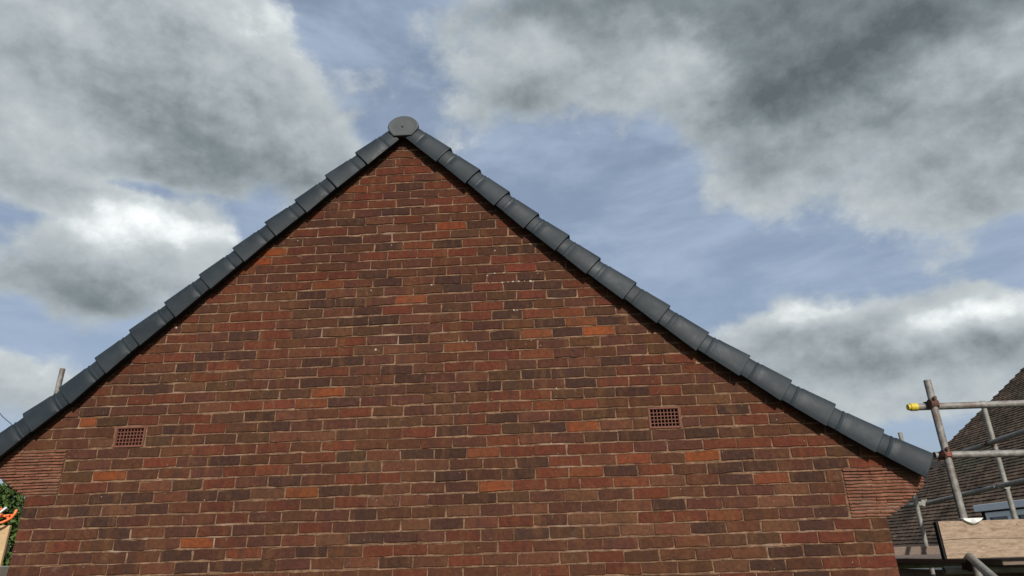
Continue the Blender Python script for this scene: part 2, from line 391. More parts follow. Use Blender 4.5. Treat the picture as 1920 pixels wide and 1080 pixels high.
# ================================================================ THE BRICK HOUSE
BU, CH = 0.225, 0.075            # brick and course pitch
DEPTH = 7.5                      # how far the house runs back
house = tag(empty('brick_house', (2.85, 0, GZ)), 'brick gable end of a house with new anthracite dry verge caps along its rake', 'house')
house_inv = Matrix.Translation((-2.85, 0, -GZ))
def hchild(o, par=None):
    o.parent = par or house
    o.matrix_parent_inverse = house_inv if (par is None or par is house) else Matrix.Identity(4)
    return o
BRICKS = """-1 1338B 1435T 1531R 1638B 1738R 1838B 1939B 2036L 2136D 2235B 2335R 2435R 2535x
0 8P 99P 197B 299B 398T 499D 600D 698G 798P 899B 996T 1096G 1194B 1296R 1395T 1494T 1611B 1692R 1794G 1893B 1992B 2090T 2192D 2289D 2388B 2483R 2535x
1 1P 48P 147P 248B 350B 450D 547P 645o 753P 851D 946B 1049R 1138R 1236T 1338B 1438R 1537B 1636T 1737P 1837B 1936T 2035G 2140G 2234R 2336R 2436G 2535x
2 1P 99R 202B 305D 401T 506O 606R 705P 806T 906L 1006D 1108D 1205P 1287R 1389B 1485D 1587G 1684L 1787L 1884T 1986D 2088B 2185L 2288D 2388R 2488B 2535x
3 -1R 47P 152B 251D 350T 453P 552R 656P 754B 853R 954P 1054B 1156L 1241D 1340T 1441R 1542P 1640L 1735L 1841R 1944R 2038o 2138B 2240P 2337D 2434x
4 0P 98P 199D 301P 400B 502T 603R 701P 801B 903P 1004D 1085B 1188B 1288L 1388P 1485T 1586P 1682P 1785T 1884D 1982P 2085P 2187L 2285P 2387R 2437x
5 5D 47B 145D 248L 351D 453B 550R 652T 750R 853G 955R 1053L 1152T 1235P 1338D 1438G 1534P 1637L 1732P 1835R 1937B 2037P 2134P 2237L 2337B 2437x
6 -4R 98B 200D 301D 402T 502D 597D 699L 805O 904D 1002B 1102T 1182T 1285P 1384O 1485R 1583R 1682R 1780o 1885L 1988B 2086D 2185o 2287D 2388B 2436x
7 100R 149R 251P 352T 453G 547R 647P 747D 849T 953R 1047R 1152B 1254D 1349P 1453D 1553R 1652o 1754D 1854R 1955B 2056D 2159D 2259P 2361D 2462R
8 97G 199O 304P 404B 503P 604R 707o 807P 909B 995L 1092T 1195L 1296P 1398B 1497D 1594R 1691T 1794o 1896B 1996O 2099D 2198P 2301R 2403G
9 96G 145P 248B 351R 454P 553D 655B 744B 845R 950G 1043T 1149D 1250D 1349o 1449R 1549R 1649R 1748R 1849P 1948P 2052R 2152R 2255R 2356R
10 93P 197P 298G 399B 499R 599R 701R 805B 904R 1007B 1107B 1209B 1306P 1410o 1506T 1604P 1704G 1804D 1905P 2002D 2102G 2207B 2311B 2414B
11 -145B -47B 59P 163L 242V 346G 431B 534G 634G 737T 839L 945B 1041B 1149R 1254D 1351R 1455G 1554D 1651O 1753T 1853B 1902V 1995P 2052B 2153R 2256B 2358B
12 -70B 39P 144B 240V 335B 394D 493R 595B 696D 801P 901P 1007G 1106G 1210B 1308R 1408D 1506P 1603B 1702G 1803B 1901V 1999R 2107D 2204R 2303R
13 74P 120O 175G 276R 376T 441R 545G 649D 748T 849B 949R 1054B 1153P 1250G 1354R 1450R 1552o 1650o 1749B 1846B 1945B 2050L 2152B 2256B
14 112D 212P 318P 399B 500T 602R 706R 808o 912D 1015P 1113P 1215G 1312B 1414R 1515R 1611G 1711G 1808D 1910R 2009G 2110B 2210B
15 61P 161B 263R 345R 449P 550B 660G 755G 857O 961G 1057P 1158G 1256P 1358D 1458G 1557P 1654D 1752R 1852R 1952P 2056P 2160B
16 102R 203P 308D 407L 511G 610P 715P 816D 916G 1020B 1119D 1218P 1314T 1417G 1519D 1614D 1718G 1816R 1917P 2017R 2119B
17 149P 255G 358G 458R 560B 666T 767P 870R 973P 1075D 1177B 1276R 1373R 1473P 1571P 1669T 1768D 1863R 1964R 2065P
18 197R 300B 403D 506R 608P 710P 817D 915D 1019P 1119T 1221B 1321B 1418R 1519o 1624P 1722B 1822P 1919G 2018R
19 252R 356R 459D 560D 665R 770T 877R 983G 1079T 1182P 1275o 1380P 1477B 1576P 1677B 1773P 1874B 1974P
20 193R 303B 407L 513P 619R 722B 823P 925R 1024P 1126D 1227T 1323P 1423D 1521o 1623D 1722O 1823P 1924P
21 246B 354R 459P 563D 667R 773D 874L 974G 1074P 1173P 1270R 1368P 1467B 1567D 1667o 1767D 1866P 1969P
22 295P 398B 506R 611R 718P 821B 925D 1026D 1126T 1228B 1327R 1431D 1530R 1631o 1731G 1831P 1930P
23 350R 453B 559R 667R 769G 873B 972D 1070R 1171P 1266G 1366R 1471D 1567B 1668P 1764R 1862R
24 408P 514B 617T 723B 825D 910D 1014P 1113o 1217B 1312P 1415G 1513R 1612D 1711R 1808R
25 466R 568B 676B 777D 878T 980G 1072P 1171B 1270D 1369R 1470D 1567D 1665R 1762P
26 517R 619P 723R 827o 933P 1033D 1133B 1238D 1332B 1416P 1515D 1610B 1706R
27 564P 669P 771R 877R 981D 1082B 1182G 1282P 1382P 1478R 1580B 1678P
28 521o 626P 732B 836B 936P 1022B 1128P 1229B 1329B 1429R 1526R 1626P
29 573O 677R 780P 882P 982R 1079R 1180R 1284R 1385G 1485D 1582R
30 624O 727R 828B 929B 1031D 1131o 1233D 1334R 1438B 1538P
31 677G 781P 885D 988P 1091B 1191R 1293G 1393B 1491R
32 726R 830R 934B 1038L 1141P 1244O 1349D 1449R 1551R
33 785P 893D 995L 1094R 1197P 1295B 1396B 1496P
34 745R 848P 951P 1050D 1152P 1251R 1349P 1450R
35 795P 896R 1001R 1101P 1201R 1300R 1399P
36 851P 949R 1052P 1150P 1250B 1347P
37 896o 995R 1096D 1197R 1297R
38 964R 1060R 1159P 1259R
39 919P 1021R 1123R 1224P
40 987P 1092R 1191P
41 1061B 1158P 1261P
42 1016D 1117D 1217P
43 1058P 1156D
44 1012P 1114P"""
rows = {}
for line in BRICKS.strip().split("\n"):
    t = line.split()
    rows[int(t[0])] = [(int(a[:-1]) / 100.0, a[-1]) for a in t[1:]]
WALL_W = 25.35 * BU
# verge: outline of the lower edge of the caps, left to apex to right (x, z) in the plane of the caps
LB = [(2.252, 2.987), (2.020, 2.784), (1.796, 2.579), (1.571, 2.388), (1.352, 2.182), (1.120, 1.968), (0.890, 1.756), (0.660, 1.549), (0.448, 1.348), (0.231, 1.137), (-0.002, 0.948), (-0.225, 0.750), (-0.334, 0.651)]
RB = [(2.801, 2.978), (3.033, 2.770), (3.256, 2.558), (3.477, 2.351), (3.702, 2.151), (3.919, 1.953), (4.167, 1.744), (4.388, 1.553), (4.635, 1.344), (4.901, 1.155), (5.147, 0.973), (5.409, 0.796), (5.682, 0.617), (5.959, 0.453)]
APEX = (2.522, 3.245)
def lower_line(x):
    pts = [(-3, -1.76)] + LB[::-1] + [(2.522, 3.256)] + RB + [(9.0, -1.4)]
    for (x0, z0), (x1, z1) in zip(pts, pts[1:]):
        if x0 <= x <= x1: return z0 + (z1 - z0) * (x - x0) / (x1 - x0)
    return -9
def top_line(x): return lower_line(x) + 0.045     # where the brickwork is cut, behind the caps

def clip_poly(poly, a, b):
    """keep the part of poly below the line a-b (a left of b)"""
    nx, nz = -(b[1] - a[1]), (b[0] - a[0])
    d = [(p[0] - a[0]) * nx + (p[1] - a[1]) * nz for p in poly]
    out = []
    for i in range(len(poly)):
        j = (i + 1) % len(poly)
        if d[i] <= 0: out.append(poly[i])
        if (d[i] < 0 < d[j]) or (d[j] < 0 < d[i]):
            t = d[i] / (d[i] - d[j])
            out.append((poly[i][0] + (poly[j][0] - poly[i][0]) * t, poly[i][1] + (poly[j][1] - poly[i][1]) * t))
    return out
def cut_to_roof(poly):
    xs = [p[0] for p in poly]; x0, x1 = min(xs), max(xs)
    if x1 - x0 < 1e-4: return []
    for a, b in ((x0, x1),):
        A = (a, top_line(a)); B = (b, top_line(b))
        if a < APEX[0] < b:
            poly = clip_poly(poly, A, (APEX[0], top_line(APEX[0]) ))
            if len(poly) > 2: poly = clip_poly(poly, (APEX[0], top_line(APEX[0])), B)
        else: poly = clip_poly(poly, A, B)
    return poly
def brick_geo(poly, proud=0.0, depth=0.10, ch=0.0030, rough=0.0021):
    """brick as worn outline ring + inset front ring + back ring"""
    cx = sum(p[0] for p in poly) / len(poly); cz = sum(p[1] for p in poly) / len(poly)
    ring = []
    for i in range(len(poly)):
        a = poly[i]; b = poly[(i + 1) % len(poly)]
        L = math.hypot(b[0] - a[0], b[1] - a[1])
        if L < 0.004: continue
        k = 3 if L > 0.15 else (2 if L > 0.09 else 1)
        if L > 0.03:
            c = min(0.004, L * 0.1)
            ts = [c / L] + [q / k for q in range(1, k)] + [1 - c / L]
        else: ts = [0.5]
        for t in ts:
            ring.append((a[0] + (b[0] - a[0]) * t + R.gauss(0, rough), a[1] + (b[1] - a[1]) * t + R.gauss(0, rough)))
    n = len(ring)
    tx, tz = R.gauss(0, 0.003), R.gauss(0, 0.011)
    vs = []
    for x, z in ring: vs.append((x, -proud + 0.0035 + R.random() * 0.001, z))
    for x, z in ring:
        d = math.hypot(x - cx, z - cz) + 1e-6
        q = ch * (0.7 + 0.6 * R.random())
        xx = x - math.copysign(min(q, abs(x - cx)), x - cx); zz = z - math.copysign(min(q, abs(z - cz)), z - cz)
        vs.append((xx, -proud + (xx - cx) * tx + (zz - cz) * tz + R.gauss(0, 0.0003), zz))
    for x, z in ring: vs.append((x, depth, z))
    fs = [tuple(range(n, 2 * n))]
    for i in range(n):
        j = (i + 1) % n
        fs.append((i, j, n + j, n + i)); fs.append((2 * n + i, 2 * n + j, j, i))
    return vs, fs
def wave(x, n): return 0.0022 * math.sin(x * 1.3 + n * 0.7) + 0.0012 * math.sin(x * 3.7 + n * 1.9)
PAL = {'R': (0.1082, 0.0261, 0.0138), 'O': (0.2251, 0.0542, 0.0159), 'o': (0.1498, 0.0400, 0.0167), 'D': (0.0373, 0.0177, 0.0145), 'P': (0.0695, 0.0237, 0.0167), 'B': (0.0764, 0.0281, 0.0145), 'G': (0.0590, 0.0278, 0.0149), 'T': (0.1094, 0.0381, 0.0214), 'L': (0.1113, 0.0476, 0.0250)}
def colour(c, z=0):
    b = PAL[c]; k = 1 + R.gauss(0, 0.10)
    if z > 1.9: b = (b[0] * 0.95, b[1] * 0.84, b[2] * 0.82)   # the burnt red batch laid in the upper gable
    return tuple(max(0.01, v * k * (1 + R.gauss(0, 0.04))) for v in b) + (1.0,)

# list every brick of the face: (row, u0, u1, letter)
blist = []
VENT = []
for n, r in rows.items():
    r = list(r)
    end = None
    if r[-1][1] == 'x': end = r[-1][0]; r = r[:-1]
    letters = "RBPPDBBGTR"
    zc = (n + 0.5) * CH
    # brick run on to the left under the verge when the list starts short of it
    left_stop = 1.0 if 7 <= n <= 10 else (0.0 if n < 7 else -2.4)
    right_stop = 24.4 if 3 <= n <= 6 else (25.35 if n < 3 else 27.2)
    k = r[0][0]
    while k - left_stop > 0.3 and n != -1:
        w = 1.0 if k - left_stop > 1.3 or n > 10 else k - left_stop
        r.insert(0, (k - w, R.choice(letters))); k -= w
    if n == -1:
        while k > 0.05:
            w = min(1.0, k); r.insert(0, (k - w, R.choice(letters))); k -= w
    if end is None:
        k = r[-1][0] + (1.0 if r[-1][1] != 'V' else 1.0)
        last = k
        while right_stop - last > 0.3 and last < 27:
            w = min(1.0, right_stop - last); r.append((last, R.choice(letters))); last += w
        end = last if n > 6 else right_stop
    for i, (u0, c) in enumerate(r):
        u1 = r[i + 1][0] if i + 1 < len(r) else end
        if c == 'V':
            continue
        if n < 7 and i == 0: u0 = 0.0
        if 7 <= n <= 10 and i == 0: u0 = 1.0
        blist.append([n, u0, u1, c])
# bricks beside the vents are trimmed to it
VENTS = [(2.43, 11), (18.99, 11)]      # u of the left side, first course
for b in blist:
    if b[0] in (11, 12):
        for vu, _ in VENTS:
            if b[1] < vu < b[2] - 0.05 and b[1] > vu - 1.3: b[2] = vu
            if vu < b[1] + 0.3 and b[1] < vu + 1.0 and b[2] > vu + 1.0: b[1] = vu + 1.0
blist = [b for b in blist if b[2] - b[1] > 0.12]
for n in range(-22, -1):       # plain stretcher bond below the picture
    k = 0.0 if n % 2 else -0.5
    while k < 25.3:
        blist.append([n, max(0.0, k), min(25.35, k + 1), R.choice("RBPPDBBGTR")]); k += 1
VIS = [(b, (b[0] + 0.5) * CH, (b[1] + b[2]) * 0.5 * BU) for b in blist]
cp = Vector((3.578, -4.567, 0.047))
def seen_size(b):
    n, u0, u1, c = b
    x = (u0 + u1) / 2 * BU; z = (n + 0.5) * CH
    if n < -1: return 0
    if n == -1: return 0.001
    d = (Vector((x, 0, z)) - cp).dot(f_)
    return (u1 - u0) / d
geo = []
for b in blist:
    n, u0, u1, c = b
    x0, x1 = u0 * BU + R.uniform(0.0026, 0.0054), u1 * BU - R.uniform(0.0026, 0.0054)
    if n < 7 and u0 == 0.0: x0 = 0.0
    if n < 3 and u1 >= 25.3: x1 = WALL_W
    dz = R.gauss(0, 0.0014)
    sk = R.gauss(0, 0.0013)
    z0, z1 = n * CH + 0.0064 + dz, (n + 1) * CH - 0.0050 + dz
    poly = [(x0, z0 - sk), (x1, z0 + sk), (x1 + R.gauss(0, 0.001), z1 + sk), (x0 + R.gauss(0, 0.001), z1 - sk)]
    if n > 6: poly = cut_to_roof(poly)
    if len(poly) < 3: continue
    ar = abs(sum(poly[i][0] * poly[(i + 1) % len(poly)][1] - poly[(i + 1) % len(poly)][0] * poly[i][1] for i in range(len(poly)))) / 2
    if ar < 0.0006: continue
    geo.append((seen_size(b) * min(1, ar / ((x1 - x0) * 0.065)), [(px, pz + wave(px, n)) for px, pz in poly] if 0 <= n else poly, c))
geo.sort(key=lambda t: -t[0])

# mortar body of the wall: bed joints struck so that their lower lip stands forward, plus flush perpends
wall_m = MB()
mp = []
STEP = 0.03
for n in range(-22, 46):
    zt = n * CH
    xa, xb = (0.004, WALL_W - 0.004)
    if 8 <= n <= 10: xa = 1.0 * BU
    if n >= 11: xa = -0.34
    if 4 <= n <= 6: xb = 24.37 * BU
    if n >= 7: xb = 5.98
    N = int((xb - xa) / STEP)
    ring = []
    jag = 0.0; run = 0
    for i in range(N + 1):
        x = xa + (xb - xa) * i / N
        jag = jag * 0.55 + R.gauss(0, 0.0016)
        if run <= 0 and R.random() < 0.028: run = R.randint(2, 9)
        lost = R.uniform(0.007, 0.013) if run > 0 else 0.0
        run -= 1
        ring.append((x, jag, lost))
    base = len(wall_m.v)
    vs = []; ok = []
    for x, jg, lost in ring:
        zz = zt + (wave(x, n - 0.5) if n > 0 else 0)
        dp = 0.013 + 0.008 * math.sin(x * 2.1 + n * 2.7) + 0.005 * math.sin(x * 7.3 + n * 5.1)
        vs += [(x, 0.030, zz + 0.0095), (x, max(0.003, dp) + lost + R.random() * 0.002, zz + 0.0012 + jg * 0.5), (x, -0.0008 + lost * 0.8 + jg * 0.5, zz - 0.0046 + jg * 1.1), (x, 0.007, zz - 0.0090)]
        ok.append(zt < top_line(x) - 0.004)
    fs = []
    for i in range(N):
        if not (ok[i] and ok[i + 1]): continue
        for k in range(3):
            a = i * 4 + k
            fs.append((a, a + 1, a + 5, a + 4))
    wall_m.add(vs, fs)
# perpends and backing sheet, course by course, cut to the roof
for n in range(-22, 44):
    z0, z1 = n * CH + 0.0, (n + 1) * CH
    xa = 0.0 if n < 7 else (1.0 * BU if n < 11 else -0.34)
    xb = WALL_W if n < 3 else (24.37 * BU if n < 7 else 5.99)
    poly = [(xa, z0), (xb, z0), (xb, z1), (xa, z1)]
    # split in short lengths so that the roof cut follows the line
    x = poly[0][0]; xe = poly[1][0]
    while x < xe - 1e-6:
        x2 = min(x + 0.1125, xe)
        q = [(x, z0), (x2, z0), (x2, z1), (x, z1)]
        q = cut_to_roof(q)
        if len(q) > 2:
            y = 0.0045
            wall_m.add([(a, y, b) for a, b in q], [tuple(range(len(q)))])
        x = x2
# wall thickness behind the face: two return walls and the ends
wall_m.box(0.003, 0.0032, GZ - 0.1, 0.10, 0.22, 0.52); wall_m.box(WALL_W - 0.10, 0.0032, GZ - 0.1, WALL_W - 0.003, 0.22, 0.22)
gable = wall_m.build('gable_wall', M['mortar'])
hchild(gable)
gable['label'] = 'red brown brick gable wall pointed in sandy mortar'
def gchild(o):
    # the gable carries the house's inverse so world coordinates stay as built
    o.parent = gable
    return o
NPART = 298
for s, poly, c in geo[:NPART]:
    vs, fs = brick_geo(poly, max(-0.0008, R.gauss(0.0006, 0.0011)))
    o = mesh_obj('brick', vs, fs, M['brick'])
    o.color = colour(c, poly[0][1])
    gchild(o)
sv, sf, sc_ = [], [], []
for s, poly, c in geo[NPART:]:
    vs, fs = brick_geo(poly, max(-0.0008, R.gauss(0.0006, 0.0011)))
    k = len(sv); sv += vs; sf += [tuple(i + k for i in f) for f in fs]; sc_ += [colour(c, poly[0][1])] * len(vs)
me = bpy.data.meshes.new('upper_brickwork'); me.from_pydata(sv, [], sf); me.update()
ca = me.color_attributes.new('Col', 'FLOAT_COLOR', 'POINT')
ca.data.foreach_set('color', [q for c in sc_ for q in c])
o = link('brickwork', me, M['brick_stuff']); gchild(o); o['kind'] = 'stuff'

# air bricks: terracotta grid of 8 x 5 square holes
def air_brick(x0, z0, w, h):
    mb = MB()
    fr = 0.013; nx, nz = 8, 5
    hx = (w - 2 * fr) / nx; hz = (h - 2 * fr) / nz; bar = 0.0052
    yf = -0.004
    mb.bbox(x0, yf, z0, x0 + fr, 0.05, z0 + h, 0.002); mb.bbox(x0 + w - fr, yf, z0, x0 + w, 0.05, z0 + h, 0.002)
    mb.bbox(x0 + fr, yf - 0.0004, z0, x0 + w - fr, 0.05, z0 + fr, 0.002); mb.bbox(x0 + fr, yf - 0.0004, z0 + h - fr, x0 + w - fr, 0.05, z0 + h, 0.002)
    o = mb.build('air_brick', M['terracotta']); gchild(o)
    m2 = MB()
    yb = 0.003
    for i in range(nx + 1):
        c = x0 + fr + hx * i
        m2.box(c - bar / 2, yb, z0 + fr * 0.8, c + bar / 2, 0.03, z0 + h - fr * 0.8)
    for k in range(nz + 1):
        c = z0 + fr + hz * k
        m2.box(x0 + fr * 0.8, yb + 0.0004, c - bar / 2, x0 + w - fr * 0.8, 0.0296, c + bar / 2)
    k = len(mb.v)
    me = o.data
    bm = bmesh.new(); bm.from_mesh(me)
    t = bpy.data.meshes.new('t'); t.from_pydata(m2.v, [], m2.f); bm.from_mesh(t); bm.to_mesh(me); bm.free(); bpy.data.meshes.remove(t)
    m3 = MB(); m3.box(x0 + 0.002, 0.0, z0 + 0.002, x0 + w - 0.002, 0.0024, z0 + h - 0.002)
    return o
for vu, vn in VENTS:
    air_brick(vu * BU + 0.004, vn * CH + 0.003, BU - 0.010, 2 * CH - 0.006)
# dark duct behind each grid: the mortar face sheet is opened there
bm = bmesh.new(); bm.from_mesh(gable.data)
kill = []
for f in bm.faces:
    c = f.calc_center_median()
    for vu, vn in VENTS:
        if vu * BU + 0.002 < c.x < (vu + 1) * BU - 0.002 and vn * CH + 0.004 < c.z < (vn + 2) * CH - 0.004 and c.y < 0.02: kill.append(f)
bmesh.ops.delete(bm, geom=list(set(kill)), context='FACES'); bm.to_mesh(gable.data); bm.free()
for vu, vn in VENTS:
    mb = MB(); x0, z0 = vu * BU, vn * CH
    mb.box(x0, 0.051, z0, x0 + BU, 0.15, z0 + 2 * CH)
    gchild(mb.build('vent_duct', M['cavity']))
    mb = MB()
    # mortar margin round the air brick
    for a in ((x0 - 0.03, 0.0034, z0 - 0.002, x0 + 0.0035, 0.05, z0 + 0.152), (x0 + BU - 0.0045, 0.0034, z0 - 0.002, x0 + BU + 0.03, 0.05, z0 + 0.152),
              (x0 - 0.03, 0.0036, z0 - 0.006, x0 + BU + 0.03, 0.05, z0 + 0.0025), (x0 - 0.03, 0.0036, z0 + 0.1475, x0 + BU + 0.03, 0.05, z0 + 0.156)): mb.box(*a)
    gchild(mb.build('vent_bedding', M['mortar']))

# kneelers: corbels of thin creasing tiles
def kneeler(inner, outline, z0, z1, sgn):
    n = 15
    th = (z1 - z0) / n
    def outer(z):
        pts = outline
        if z <= pts[0][1]: return pts[0][0]
        for (x0, a), (x1, b) in zip(pts, pts[1:]):
            if a <= z <= b: return x0 + (x1 - x0) * (z - a) / (b - a)
        return pts[-1][0]
    back = MB()
    for i in range(n):
        za = z0 + i * th; zb = za + th
        xo = outer((za + zb) / 2)
        L = abs(xo - inner)
        a, b = (inner, xo) if sgn > 0 else (xo, inner)
        back.box(min(a, b) + (0.002 if sgn < 0 else -0.014), 0.0075, za, max(a, b) - (0.006 if sgn > 0 else 0) , 0.20, zb)
        first = 0.165 if i % 2 else 0.085
        first += R.uniform(-0.02, 0.02)
        cuts = [0.0]; q = first
        while q < L - 0.05: cuts.append(q); q += 0.165 + R.uniform(-0.006, 0.006)
        cuts.append(L)
        for s0, s1 in zip(cuts, cuts[1:]):
            e0, e1 = inner + sgn * (s0 + 0.0015), inner + sgn * (s1 - (0.0015 if s1 < L else 0))
            xa, xb = min(e0, e1), max(e0, e1)
            pr = R.gauss(0.0, 0.0020)
            k = 3; vs = []; fs = []
            zj = R.gauss(0, 0.0012)
            for q in range(k + 1):
                x = xa + (xb - xa) * q / k; w = R.gauss(0, 0.0010)
                zlo = za + 0.0042 + zj + w; zhi = zb - 0.0022 + zj + w * 0.7
                vs += [(x, 0.003 - pr, zlo), (x, -pr - 0.0015, zlo + 0.003), (x, -pr - 0.001, zhi - 0.003), (x, 0.002 - pr, zhi), (x, 0.21, zhi), (x, 0.21, zlo)]
            for q in range(k):
                for t in range(6):
                    A = q * 6 + t; B = q * 6 + (t + 1) % 6
                    fs.append((A, A + 6, B + 6, B))
            fs.append((0, 1, 2, 3, 4, 5)); fs.append(tuple(k * 6 + t for t in (5, 4, 3, 2, 1, 0)))
            if min(zb, za) > top_line((xa + xb) / 2) + 0.02: continue
            gchild(mesh_obj('creasing_tile', vs, fs, M['creasing']))
    gchild(back.build('kneeler_bedding', M['mortar']))
OL = [(-0.006, 0.525), (-0.045, 0.542), (-0.072, 0.557), (-0.103, 0.575), (-0.133, 0.596), (-0.164, 0.616), (-0.189, 0.631), (-0.214, 0.647), (-0.25, 0.675), (-0.27, 0.70), (-0.29, 0.74), (-0.30, 0.83)]
ORR = [(5.710, 0.225), (5.738, 0.236), (5.767, 0.252), (5.795, 0.272), (5.825, 0.289), (5.85, 0.309), (5.877, 0.327), (5.897, 0.344), (5.923, 0.364), (5.956, 0.39), (5.985, 0.406), (5.99, 0.45), (5.99, 0.55)]
kneeler(1.0 * BU - 0.006, OL, 7 * CH, 11 * CH, -1)
kneeler(24.37 * BU + 0.006, ORR, 3 * CH, 7 * CH, 1)

# lime splashes and old fixing plugs on particular bricks
def splash(x, z, rad):
    n = 9; vs = [(x, -0.0035, z)]; fs = []
    for k in range(n):
        t = 2 * math.pi * k / n; q = rad * R.uniform(0.75, 1.2)
        vs.append((x + math.cos(t) * q, 0.0005, z + math.sin(t) * q))
    for k in range(n): fs.append((0, 1 + k, 1 + (k + 1) % n))
    return vs, fs
mb = MB()
for x, z, r0 in [(0.778, 1.307, 0.007), (0.928, 1.296, 0.005), (0.994, 1.303, 0.006), (1.3, 1.252, 0.006), (2.374, 1.466, 0.008), (2.317, 1.927, 0.006), (3.568, 2.007, 0.008), (3.191, 2.007, 0.007), (2.771, 1.953, 0.007), (1.715, 2.375, 0.006), (1.605, 2.359, 0.005), (2.316, 1.93, 0.006), (0.86, 1.699, 0.008), (3.25, 2.212, 0.006), (2.454, 2.298, 0.005), (3.091, 1.938, 0.005), (3.157, 1.939, 0.004), (3.201, 1.942, 0.006), (3.229, 1.943, 0.004), (3.301, 1.944, 0.007), (3.345, 1.948, 0.005), (3.378, 1.949, 0.006), (3.423, 1.949, 0.007), (3.467, 1.949, 0.005), (3.511, 1.948, 0.008), (3.532, 1.939, 0.005), (3.247, 2.024, 0.006), (3.314, 2.025, 0.006), (3.301, 1.944, 0.007), (3.384, 1.95, 0.006), (3.516, 1.943, 0.008), (3.383, 1.724, 0.007), (3.405, 1.721, 0.005), (3.035, 1.502, 0.006), (3.003, 1.502, 0.005), (3.662, 1.13, 0.006)]:
    mb.add(*splash(x, z, r0))
o = mb.build('lime_splash', M['lime'], None, True); gchild(o); o['kind'] = 'stuff'

# house body behind the gable: side walls and rear wall
mb = MB()
mb.box(0.0, 0.222, GZ - 0.1, 0.22, DEPTH, 0.80); mb.box(WALL_W - 0.22, 0.222, GZ - 0.1, WALL_W, DEPTH, 0.46)
mb.box(0.222, DEPTH - 0.22, GZ - 0.1, WALL_W - 0.222, DEPTH - 0.002, 0.6)
hchild(mb.build('side_wall', M['render']))

# ---------------------------------------------------------------- roof
UP = 0.14
def offset_line(pts, d):
    out = []
    for i, p in enumerate(pts):
        a = Vector(pts[max(0, i - 1)]); b = Vector(pts[min(len(pts) - 1, i + 1)])
        t = (b - a).normalized(); nrm = Vector((-t.y, t.x))
        if nrm.y < 0: nrm = -nrm
        out.append((p[0] + nrm.x * d, p[1] + nrm.y * d))
    return out
roofL = offset_line([(2.50, 3.245)] + LB, 0.118); roofR = offset_line([(2.545, 3.245)] + RB, 0.118)
rv = MB()
for pts in (roofL, roofR):
    for i in range(len(pts) - 1):
        (x0, z0), (x1, z1) = pts[i], pts[i + 1]
        t = Vector((x1 - x0, z1 - z0)).normalized(); nn = Vector((-t.y, t.x))
        if nn.y < 0: nn = -nn
        # one course of tiles: wedge, thicker at its lower edge
        vs = []
        for y in (0.0, DEPTH + 0.1):
            vs += [(x0, y, z0), (x0 + nn.x * 0.008, y, z0 + nn.y * 0.008), (x1 + nn.x * 0.026 + t.x * 0.02, y, z1 + nn.y * 0.026 + t.y * 0.02), (x1 + t.x * 0.02, y, z1 + t.y * 0.02)]
        rv.add(vs, [(0, 1, 2, 3), (4, 7, 6, 5), (0, 4, 5, 1), (1, 5, 6, 2), (2, 6, 7, 3), (3, 7, 4, 0)])
roof = rv.build('roof', M['roof']); hchild(roof)
roof['label'] = 'dark concrete tiled roof behind the verge caps'
# undercloak: board between wall and caps, coloured near black to deepen the shade
mb = MB()
for pts in (LB, RB):
    pl = offset_line(([(2.50, 3.245)] if pts is LB else [(2.545, 3.245)]) + pts, 0.022)
    pu = offset_line(([(2.50, 3.245)] if pts is LB else [(2.545, 3.245)]) + pts, 0.070)
    for i in range(len(pl) - 1):
        vs = [(pl[i][0], -0.064, pl[i][1]), (pl[i + 1][0], -0.064, pl[i + 1][1]), (pu[i + 1][0], -0.064, pu[i + 1][1]), (pu[i][0], -0.064, pu[i][1])]
        vs += [(x, 0.2, z) for x, y, z in vs]
        mb.add(vs, [(0, 1, 2, 3), (7, 6, 5, 4), (0, 4, 5, 1), (3, 2, 6, 7)])
o = mb.build('undercloak', M['timber']); o.parent = roof

